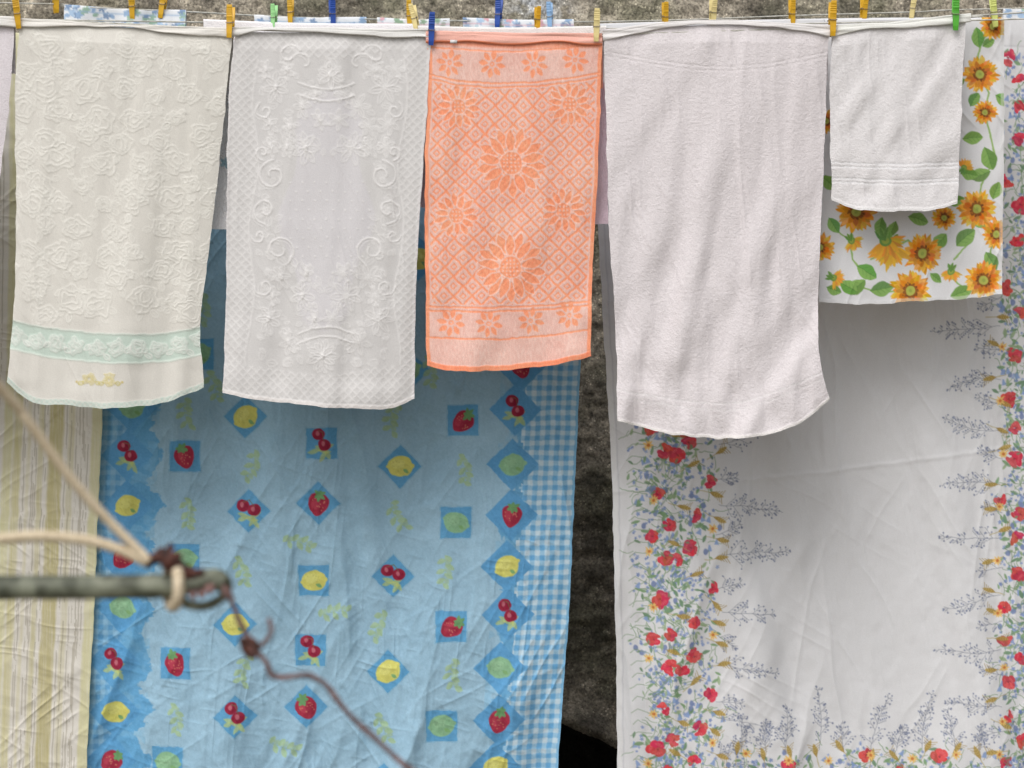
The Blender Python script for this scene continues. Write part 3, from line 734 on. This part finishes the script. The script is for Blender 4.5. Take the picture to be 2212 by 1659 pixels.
# ================================================================== PRINTED CLOTHS ON THE FAR LINE
def paint_small_print(seed, cols):
    def p(c):
        r_ = random.Random(seed); x0, x1 = c.X.min(), c.X.max(); y0 = c.Y.min()
        for i in range(int((x1-x0)*.42)):
            x = r_.uniform(x0, x1); y = r_.uniform(y0, y0+110)
            if r_.random() < .5: c.stamp(x, y, 16, leaf(15, 4.5), r_.choice(cols), 0, r_.uniform(0, 360))
            else: c.stamp(x, y, 12, petals(5, 4, 9), r_.choice(cols), 0)
        c.mask(np.clip((3-np.abs(c.dT-10))/2, 0, 1)*.6, cols[0])
    return p
def far_cloth(x0, x1, t0, t1, seed, cols, label):
    t = thing('printed_cloth', label, 'cloth', None)
    cloth('panel', t, .46, [(10,x0),(400,x0+6)], [(10,x1),(400,x1-4)], [(x0,t0),((x0+x1)/2,(t0+t1)/2+3),(x1,t1)], [(x0+6,400),(x1-4,405)], (214,216,219), M_cotton,
          paint_small_print(seed, cols), lambda c: .02*(vn(c.X/40, c.Y/300, seed)-.5)-.006*np.abs(np.sin(c.X/17)), k=1.2, gs=2.5)
BL = [(140,164,192),(160,182,205),(146,172,154),(122,142,170)]; PK = [(200,156,164),(160,178,160),(176,192,200),(136,160,136)]
far_cloth(140, 402, 12, 24, 1, BL, 'blue and green printed cloth on the far line under the two left yellow pegs')
far_cloth(550, 792, 34, 39, 2, BL, 'blue printed cloth on the far line, behind the white jacquard towel')
far_cloth(815, 972, 40, 42, 3, PK, 'green printed cloth on the far line, where the jacquard and orange towels meet')
far_cloth(1000, 1240, 40, 44, 4, PK+BL, 'pink and blue printed cloth on the far line, behind the orange towel')
far_cloth(2168, 2330, 20, 18, 6, BL, 'pale blue printed cloth on the far line, in the top right corner')

# ================================================================== CLOTHESLINES
def catmull(pts, n=10):
    pts = [np.array(p, float) for p in pts]
    if len(pts) < 3: return [pts[0]+(pts[1]-pts[0])*k/n for k in range(n+1)]
    q = [2*pts[0]-pts[1]]+pts+[2*pts[-1]-pts[-2]]; out = []
    for i in range(1, len(q)-2):
        for k in range(n):
            t = k/n; out.append(.5*((2*q[i])+(-q[i-1]+q[i+1])*t+(2*q[i-1]-5*q[i]+4*q[i+1]-q[i+2])*t*t+(-q[i-1]+3*q[i]-3*q[i+1]+q[i+2])*t**3))
    out.append(q[-2]); return out
def tube(name, pts, rad, mat, parent=None, ns=12, n=10, strands=0, pitch=.03, closed=False, jit=0, seed=0):
    path = np.array(catmull(pts, n)); m = len(path); rs = np.random.RandomState(seed)
    tan = np.gradient(path, axis=0); tan /= np.linalg.norm(tan, axis=1)[:, None]+1e-12
    up = np.array([.13, -.9, .4]); V = []
    dist = np.concatenate([[0], np.cumsum(np.linalg.norm(np.diff(path, axis=0), axis=1))])
    R = rad if callable(rad) else (lambda d: rad)
    for i in range(m):
        a = up-tan[i]*np.dot(up, tan[i]); a /= np.linalg.norm(a); up = a; b = np.cross(tan[i], a)
        for j in range(ns):
            th = 2*math.pi*j/ns; r = R(dist[i]/dist[-1])
            if strands: r *= 1+.13*abs(math.cos(strands/2*(th-2*math.pi*dist[i]/pitch)))-.06
            if jit: r *= 1+jit*(rs.rand()-.5)
            V.append(path[i]+r*(math.cos(th)*a+math.sin(th)*b))
    idx = np.arange(m*ns).reshape(m, ns); nx = np.roll(idx, -1, 1)
    F = np.stack([idx[:-1], nx[:-1], nx[1:], idx[1:]], -1).reshape(-1, 4)
    if closed: F = np.concatenate([F, np.stack([idx[-1], nx[-1], nx[0], idx[0]], -1)])
    else:
        V = V+[path[0], path[-1]]; k = m*ns; e = []
        for j in range(0, ns, 2):
            e.append([k, idx[0, (j+2) % ns], idx[0, (j+1) % ns], idx[0, j]]); e.append([k+1, idx[-1, j], idx[-1, (j+1) % ns], idx[-1, (j+2) % ns]])
        F = np.concatenate([F, np.array(e)])
    return mesh_np(name, np.array(V), F, None, True, mat, parent)
M_line = simple('line_cord', (204,202,194), .7, nscale=80, rgb2=(170,168,158))
lines = [(-.001, [(-1500,-10),(0,40),(498,63),(932,74),(1289,74),(1798,58),(2110,36),(2212,27),(3700,-60)], 'white clothesline in front, carrying the rose, jacquard, orange and terry towels'),
         (.058, [(-1500,20),(440,48),(894,58),(1306,62),(1782,50),(2170,42),(3700,0)], 'thin clothesline just behind the front one, carrying the sunflower cloth'),
         (.286, [(-1500,60),(236,80),(1200,92),(1284,58),(1500,52),(2170,46),(2330,54),(3700,40)], 'clothesline carrying the large printed sheets'),
         (.462, [(-1500,-20),(0,6),(140,14),(400,25),(628,37),(900,43),(1200,47),(1437,44),(1711,34),(1972,26),(2212,18),(3700,-10)], 'farthest clothesline, nearest the old wall')]
for y, pts, lab in lines:
    o = tube('clothesline', [P(a, b, y) for a, b in pts], .0018, M_line, None, 8, 14)
    tag(o, lab, 'clothesline')

# ================================================================== PEGS
PC = {'yellow': (222,172,34), 'blue': (40,80,168), 'cream': (232,214,150), 'green': (84,176,52), 'lime': (156,218,146), 'sky': (150,188,228), 'pear': (210,218,124)}
pm = {k: simple('plastic_'+k, v, .42, nscale=60, rgb2=tuple(a*.9 for a in v)) for k, v in PC.items()}
M_spring = simple('spring_steel', (150,146,138), .35, rgb2=(120,96,70), nscale=200, metal=.8)
def arm_mesh(mat, sg):
    prof = [(-4.5,-31),(-6,-23),(-6.6,-6),(-6.2,4),(-7,10),(-7.9,10.5),(-8.0,13),(-7.6,14),(-8.7,17),(-8.3,18),(-9.6,21),(-9.2,22),(-10.4,25),(-10,26),(-11.2,30),(-11,34.5),
            (-9,35),(-8.2,30),(-6.0,20),(-2.6,6),(-2.2,-4),(-3.8,-9),(-3.6,-14),(-1.2,-18),(-.9,-31)]
    W = lambda z: 5.9-1.1*max(0, (-z-8)/23)-.9*max(0, (z-22)/13)
    V = []; n = len(prof)
    for e in (-1, -.86, .86, 1):
        for y, z in prof:
            sh = 0.0 if abs(e) < .9 else .6
            yc = -5.5-.10*max(z, 0)
            V.append((e*W(z)*.001, sg*(y+(yc-y)*sh*.25)*.001, z*.001))
    F = []
    for r in range(3):
        for i in range(n):
            a, b = r*n+i, r*n+(i+1) % n; F.append((a, b, b+n, a+n) if sg > 0 else (a, a+n, b+n, b))
    me = bpy.data.meshes.new('arm'); caps = [tuple(range(n))[::-1] if sg > 0 else tuple(range(n)), tuple(range(3*n, 4*n)) if sg > 0 else tuple(range(3*n, 4*n))[::-1]]
    me.from_pydata(V, [], F+caps); me.materials.append(mat); me.update()
    return me
arms = {k: (arm_mesh(pm[k], 1), arm_mesh(pm[k], -1)) for k in PC}
def spring_mesh(g):
    pts = [(-.0062, .0, .001)]
    for k in range(0, 73): a = k/12*2*math.pi; pts.append((-.005+.010*k/72, .0026*math.sin(a), .0008+.0026*math.cos(a)))
    Y1, Y2 = .0066+g, .0078+g
    pts += [(.0066, 0, .001), (.0068, -Y1, .0), (.0066, -Y2, -.001), (0, -Y2-.0002, -.0012), (-.0066, -Y2, -.001), (-.0068, -Y1, 0), (-.0066, 0, .0012), (-.0068, Y1, 0), (-.0066, Y2, -.001), (0, Y2+.0002, -.0012), (.0066, Y2, -.001)]
    o = tube('spring', pts, .0007, M_spring, None, 6, 3); me = o.data; bpy.data.objects.remove(o); return me
sms = {g: spring_mesh(g) for g in (.0065, .003)}
pegs = [(37,29,-7,'yellow',0,1.08,'yellow peg at the left end of the front line, joining the plain and rose towels'),
 (498,50,1,'yellow',0,1.08,'yellow peg where the rose towel meets the white jacquard towel'),
 (932,65,2,'blue',0,1.08,'blue peg where the jacquard towel meets the orange towel'),
 (1289,57,2,'cream',0,1.08,'cream peg at the top right corner of the orange towel'),
 (1798,43,1,'yellow',0,1.15,'yellow peg between the large terry towel and the small towel'),
 (2064,31,1,'green',0,1.15,'bright green peg at the right end of the small white towel'),
 (2147,26,-6,'pear',.07,1.05,'pale yellow green peg at the top right corner of the sunflower cloth'),
 (120,-3,-3,'yellow',.46,1.0,'yellow peg nearest the left end of the far line, cut by the top edge'),
 (285,13,-3,'yellow',.46,1.0,'yellow peg on the left part of the blue and green printed cloth'),
 (352,9,8,'yellow',.46,1.0,'tilted yellow peg on the right part of the blue and green printed cloth'),
 (592,38,0,'lime',.06,.82,'light green peg above the white jacquard towel'),
 (628,26,-1,'yellow',.46,.95,'yellow peg just right of the light green peg'),
 (718,30,-2,'blue',.46,.95,'blue peg above the middle of the white jacquard towel'),
 (884,34,-2,'yellow',.46,.95,'yellow peg behind a cream peg, left of the front blue peg'),
 (896,40,-12,'cream',.06,.9,'tilted cream peg just left of the front blue peg'),
 (1077,31,3,'blue',.46,1.0,'blue peg above the left half of the orange towel'),
 (1161,42,1,'yellow',.06,.8,'yellow peg above the middle of the orange towel'),
 (1188,36,-2,'sky',.46,.9,'light blue peg above the orange towel'),
 (1437,36,-1,'yellow',.286,.9,'yellow peg above the left half of the large terry towel'),
 (1540,27,2,'cream',.286,.95,'cream peg above the middle of the large terry towel'),
 (1711,30,-1,'yellow',.286,.9,'yellow peg above the right part of the large terry towel'),
 (1866,20,4,'yellow',.286,.9,'yellow peg above the left part of the small white towel'),
 (1972,17,8,'cream',.286,.9,'tilted cream peg above the middle of the small white towel')]
rp = random.Random(2)
for px, py, tilt, colr, y, sc, lab in pegs:
    g = .0065 if y == 0 else .003
    sc *= (CD+y)/CD
    root = thing('clothes_peg', lab, 'clothes peg', 'clothes pegs on the lines', P(px, py, y-.002))
    root.rotation_euler = (rp.uniform(-.06, .06), math.radians(tilt), rp.uniform(-.3, .3)*(.4 if y == 0 else 1)); root.scale = (sc,)*3
    a = newobj('arm', arms[colr][0], root); a.location.y = -g
    a = newobj('arm', arms[colr][1], root); a.location.y = g
    newobj('spring', sms[g], root)

# ================================================================== FOREGROUND ROD, ROPES, WIRE
FY = -3.0
M_rod = simple('weathered_rod', (132,136,118), .6, nscale=50, rgb2=(72,76,62), bump=.001)
M_rust = simple('rust', (96,56,46), .85, nscale=120, rgb2=(52,38,36), bump=.0015)
M_wire = simple('rusty_wire', (130,98,92), .75, nscale=150, rgb2=(84,64,62), bump=.0006)
M_rope = simple('rope', (226,212,186), .9, nscale=300, rgb2=(192,174,144), bump=.0006)
t = thing('metal_rod', 'blurred weathered metal rod reaching in from the left edge, ending in an eye', 'metal rod')
tube('shaft', [P(-2600,1300,FY), P(-600,1282,FY), P(0,1270,FY), P(250,1268,FY), P(360,1266,FY), P(410,1262,FY), P(450,1254,FY+.002), P(484,1258,FY+.004)], lambda d: .0132-.0025*min(1, max(0, (d-.95)/.04)), M_rod, t, 16, 10, jit=.08)
tube('eye', [P(440,1240,FY), P(474,1240,FY), P(492,1262,FY+.006), P(480,1290,FY+.01), P(446,1308,FY+.008), P(408,1306,FY+.002), P(388,1288,FY), P(384,1268,FY+.004)], .0052, M_rod, t, 12, 8, jit=.2)
tube('rust_lump', [P(316,1222,FY-.006), P(335,1206,FY-.012), P(356,1202,FY-.012), P(380,1222,FY-.008), P(410,1238,FY-.006), P(440,1236,FY-.008)], lambda d: .0082*(.5+math.sin(math.pi*d)**2*(.8+.3*math.sin(17*d))), M_rust, t, 10, 10, jit=.55, seed=4)
tube('rust_tip', [P(338,1210,FY-.01), P(348,1190,FY-.012), P(356,1196,FY-.014), P(372,1178,FY-.010)], .0042, M_rust, t, 8, 6, jit=.5, seed=5)
wr = [(400+12*k+7*math.sin(k*2.1), 1262+(26 if k % 2 else -22)+6*math.sin(k), -.012 if (k//1) % 2 else .010) for k in range(8)]
tube('binding_wire', [P(a, b, FY-.004+q) for a, b, q in wr], .0024, M_wire, t, 8, 10, jit=.2)
o = tube('rope', [P(-900,40,FY-.5), P(-400,420,FY-.3), P(0,838,FY-.1), P(60,910,FY-.07), P(150,1030,FY-.04), P(230,1120,FY-.02), P(290,1180,FY-.012), P(322,1212,FY-.012)], .0052, M_rope, None, 12, 30, strands=3, pitch=.035)
tag(o, 'cream rope slanting down from the left edge to the rod tip', 'rope')
o = tube('rope', [P(-900,1330,FY-.2), P(-300,1190,FY-.05), P(0,1164,FY-.02), P(90,1158,FY-.015), P(180,1166,FY-.012), P(250,1184,FY-.01), P(318,1214,FY-.008)], .0060, M_rope, None, 12, 30, strands=3, pitch=.035)
tag(o, 'cream rope arching in nearly level from the left edge above the rod', 'rope')
o = tube('rope_loop', [P(374+12*math.cos(a), 1266+44*math.sin(a), FY-.019*math.cos(a)-.001) for a in np.linspace(0, 2*math.pi, 25)[:-1]], .0062, M_rope, None, 12, 4, strands=3, pitch=.03, closed=True)
tag(o, 'cream rope loop tied around the end of the metal rod', 'rope')
t = thing('twisted_wire', 'rusty twisted wire hanging from the rod eye towards the lower right', 'wire')
wp = [(470,1240),(490,1275),(505,1310),(520,1345),(540,1385),(550,1405),(575,1430),(590,1458),(625,1462),(665,1460),(705,1480),(735,1520),(765,1555),(815,1600),(860,1640),(905,1675),(1000,1760),(1060,1900)]
tube('strand', [P(a, b, FY+.004*math.sin(i)) for i, (a, b) in enumerate(wp)], .0028, M_wire, t, 8, 12, strands=2, pitch=.02)
tube('strand', [P(a+5*math.sin(i*1.7), b+5*math.cos(i*1.7), FY+.004*math.cos(i)) for i, (a, b) in enumerate(wp)], .0018, M_wire, t, 8, 12)
tube('hook_end', [P(545,1404,FY), P(572,1388,FY-.003), P(586,1362,FY-.004), P(580,1336,FY)], .0028, M_wire, t, 8, 8)
tube('knot', [P(520,1386,FY), P(538,1382,FY-.005), P(554,1396,FY-.005), P(548,1414,FY), P(532,1408,FY+.004), P(530,1394,FY), P(552,1420,FY-.004)], .0040, M_rust, t, 10, 8, jit=.4)

# ================================================================== WALL, GROUND
def wall():
    y0 = 1.0; sc = (CD+y0)/CD*.001
    xs = np.concatenate([np.arange(-6, -1.6, .03), np.arange(-1.6, 1.6, .005), np.arange(1.6, 6.01, .03)]); zs = np.arange(-.02, 2.62, .005)
    X, Z = np.meshgrid(xs, zs)
    px = X/sc+CX; py = CY-(Z-ZC)/sc
    d = -.07*(fbm(X*2.2+20, Z*2.2+20, 3, 101)-.5)-.02*(fbm(X*9+40, Z*9+40, 3, 105)-.5)-.014*(fbm(X*45+60, Z*45+60, 3, 109)-.5)
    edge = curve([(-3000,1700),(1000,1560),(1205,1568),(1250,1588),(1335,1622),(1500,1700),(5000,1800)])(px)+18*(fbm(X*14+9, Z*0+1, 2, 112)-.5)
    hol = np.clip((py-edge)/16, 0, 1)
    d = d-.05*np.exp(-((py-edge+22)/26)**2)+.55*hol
    co = np.ones(X.shape+(3,))*np.array((.21,.183,.145))
    n1 = fbm(X*3+5, Z*3+8, 3, 121)[..., None]; n2 = fbm(X*60+5, Z*60+8, 3, 131)[..., None]
    co = co*(.6+.8*n1)*(.4+1.2*n2)
    moss = np.clip((fbm(X*6+3, Z*8+2, 4, 141)-.50)*4, 0, 1)[..., None]; co = co*(1-.5*moss)+np.array((.080,.082,.046))*.5*moss
    dark = np.clip((fbm(X*14+3, Z*20+2, 4, 145)-.52)*6, 0, 1)[..., None]; co = co*(1-.4*dark)
    up = np.clip((Z-1.85)/.12, 0, 1)[..., None]; co = co*(1+up*np.array((.7,.72,.72)))  # light put into the colour: wall brighter above the shade of the washing
    st = (np.exp(-((px-1150-30*(n1[..., 0]-.5)*6)/70)**2)*np.clip((44-py)/25, 0, 1)*np.clip((n2[..., 0]-.35)*4, 0, 1))[..., None]
    co = co*(1-st)+np.array((.55,.57,.6))*st
    co = co*(1-.9*hol[..., None])  # recess dark as damp soil, with its shade also painted into the colour
    m, nt, b = mat_base('old_concrete'); N = nt.nodes.new; L = nt.links.new
    at = N('ShaderNodeAttribute'); at.attribute_name = 'Col'; tc = N('ShaderNodeTexCoord')
    vo = N('ShaderNodeTexVoronoi'); vo.inputs['Scale'].default_value = 120; L(tc.outputs['Object'], vo.inputs['Vector'])
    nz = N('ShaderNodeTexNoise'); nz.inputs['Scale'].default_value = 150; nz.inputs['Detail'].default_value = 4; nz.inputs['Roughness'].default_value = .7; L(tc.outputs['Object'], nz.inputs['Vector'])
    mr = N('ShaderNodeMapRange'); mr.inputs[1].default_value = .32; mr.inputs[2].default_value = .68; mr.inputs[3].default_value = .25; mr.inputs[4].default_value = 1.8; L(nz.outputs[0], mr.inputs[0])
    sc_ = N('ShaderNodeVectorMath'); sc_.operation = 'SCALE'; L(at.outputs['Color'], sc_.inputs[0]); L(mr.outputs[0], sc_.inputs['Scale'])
    sp = N('ShaderNodeMapRange'); sp.inputs[1].default_value = .26; sp.inputs[2].default_value = .16; sp.inputs[3].default_value = 0; sp.inputs[4].default_value = .8; L(vo.outputs['Distance'], sp.inputs[0])
    n3 = N('ShaderNodeTexNoise'); n3.inputs['Scale'].default_value = 30; L(tc.outputs['Object'], n3.inputs['Vector'])
    m3 = N('ShaderNodeMapRange'); m3.inputs[1].default_value = .48; m3.inputs[2].default_value = .58; L(n3.outputs[0], m3.inputs[0])
    mu = N('ShaderNodeMath'); mu.operation = 'MULTIPLY'; L(sp.outputs[0], mu.inputs[0]); L(m3.outputs[0], mu.inputs[1])
    pale = N('ShaderNodeVectorMath'); pale.operation = 'SCALE'; L(at.outputs['Color'], pale.inputs[0]); pale.inputs['Scale'].default_value = 3.6
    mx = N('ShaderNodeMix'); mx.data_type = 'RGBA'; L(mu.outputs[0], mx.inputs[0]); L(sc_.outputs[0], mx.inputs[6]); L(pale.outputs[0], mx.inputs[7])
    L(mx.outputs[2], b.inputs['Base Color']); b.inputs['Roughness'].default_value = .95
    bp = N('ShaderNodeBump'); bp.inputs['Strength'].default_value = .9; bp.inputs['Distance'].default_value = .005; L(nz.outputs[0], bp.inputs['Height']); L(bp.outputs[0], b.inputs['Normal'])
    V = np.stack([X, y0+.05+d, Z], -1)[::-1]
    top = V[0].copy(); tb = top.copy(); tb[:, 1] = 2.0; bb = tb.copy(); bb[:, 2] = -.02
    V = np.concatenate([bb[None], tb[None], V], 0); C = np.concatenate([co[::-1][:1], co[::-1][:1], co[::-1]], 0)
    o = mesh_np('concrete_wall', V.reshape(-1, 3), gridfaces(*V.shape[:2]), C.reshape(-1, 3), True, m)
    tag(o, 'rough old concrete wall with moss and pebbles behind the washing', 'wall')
wall()
gm, nt, b = mat_base('packed_earth')
nz = nt.nodes.new('ShaderNodeTexNoise'); nz.inputs['Scale'].default_value = 6; nz.inputs['Detail'].default_value = 8
cr = nt.nodes.new('ShaderNodeValToRGB'); cr.color_ramp.elements[0].color = (.10,.085,.06,1); cr.color_ramp.elements[1].color = (.24,.21,.16,1)
tc = nt.nodes.new('ShaderNodeTexCoord'); nt.links.new(tc.outputs['Object'], nz.inputs['Vector']); nt.links.new(nz.outputs[0], cr.inputs[0]); nt.links.new(cr.outputs[0], b.inputs['Base Color']); b.inputs['Roughness'].default_value = .95
g = np.concatenate([-np.geomspace(300, 1, 40), np.linspace(-.95, .95, 20), np.geomspace(1, 300, 40)])
GX, GY = np.meshgrid(g*1.0, g*1.0); GZ = .03*(fbm(GX*1.3+90, GY*1.3+90, 3, 151)-.5)*np.exp(-(GX**2+GY**2)/400)
o = mesh_np('ground', np.stack([GX, GY, GZ], -1)[::-1].reshape(-1, 3), gridfaces(*GX.shape), None, True, gm)
tag(o, 'bare packed earth yard under the clotheslines', 'ground', kind='structure')

# ================================================================== LIGHT, CAMERA
w = bpy.data.worlds.new('World'); S.world = w; w.use_nodes = True
nt = w.node_tree; bg = nt.nodes['Background']
sky = nt.nodes.new('ShaderNodeTexSky'); sky.sky_type = 'NISHITA'; sky.sun_disc = False
sky.sun_elevation = math.radians(51); sky.sun_rotation = math.radians(203); sky.dust_density = 4; sky.air_density = 1.2
hs = nt.nodes.new('ShaderNodeHueSaturation'); hs.inputs['Saturation'].default_value = .15
nt.links.new(sky.outputs[0], hs.inputs['Color']); nt.links.new(hs.outputs[0], bg.inputs['Color']); bg.inputs['Strength'].default_value = .14
sd = bpy.data.lights.new('Sun', 'SUN'); sd.energy = 1.35; sd.angle = math.radians(38); sd.color = (1, .97, .94)
so = newobj('Sun', sd)
from mathutils import Vector
src = Vector((-.48, -1.0, 1.36)).normalized(); so.rotation_euler = src.to_track_quat('Z', 'Y').to_euler()
cd = bpy.data.cameras.new('Camera'); cam = newobj('Camera', cd); cam.location = (0, -CD, ZC); cam.rotation_euler = (math.pi/2, 0, 0)
cd.sensor_width = 36; cd.lens = 36*CD/2.212; cd.clip_end = 1000; cd.clip_start = .05
cd.dof.use_dof = True; cd.dof.focus_distance = CD+.06; cd.dof.aperture_fstop = 5.6
S.camera = cam
S.view_settings.view_transform = 'Standard'; S.view_settings.look = 'None'; S.view_settings.exposure = 0
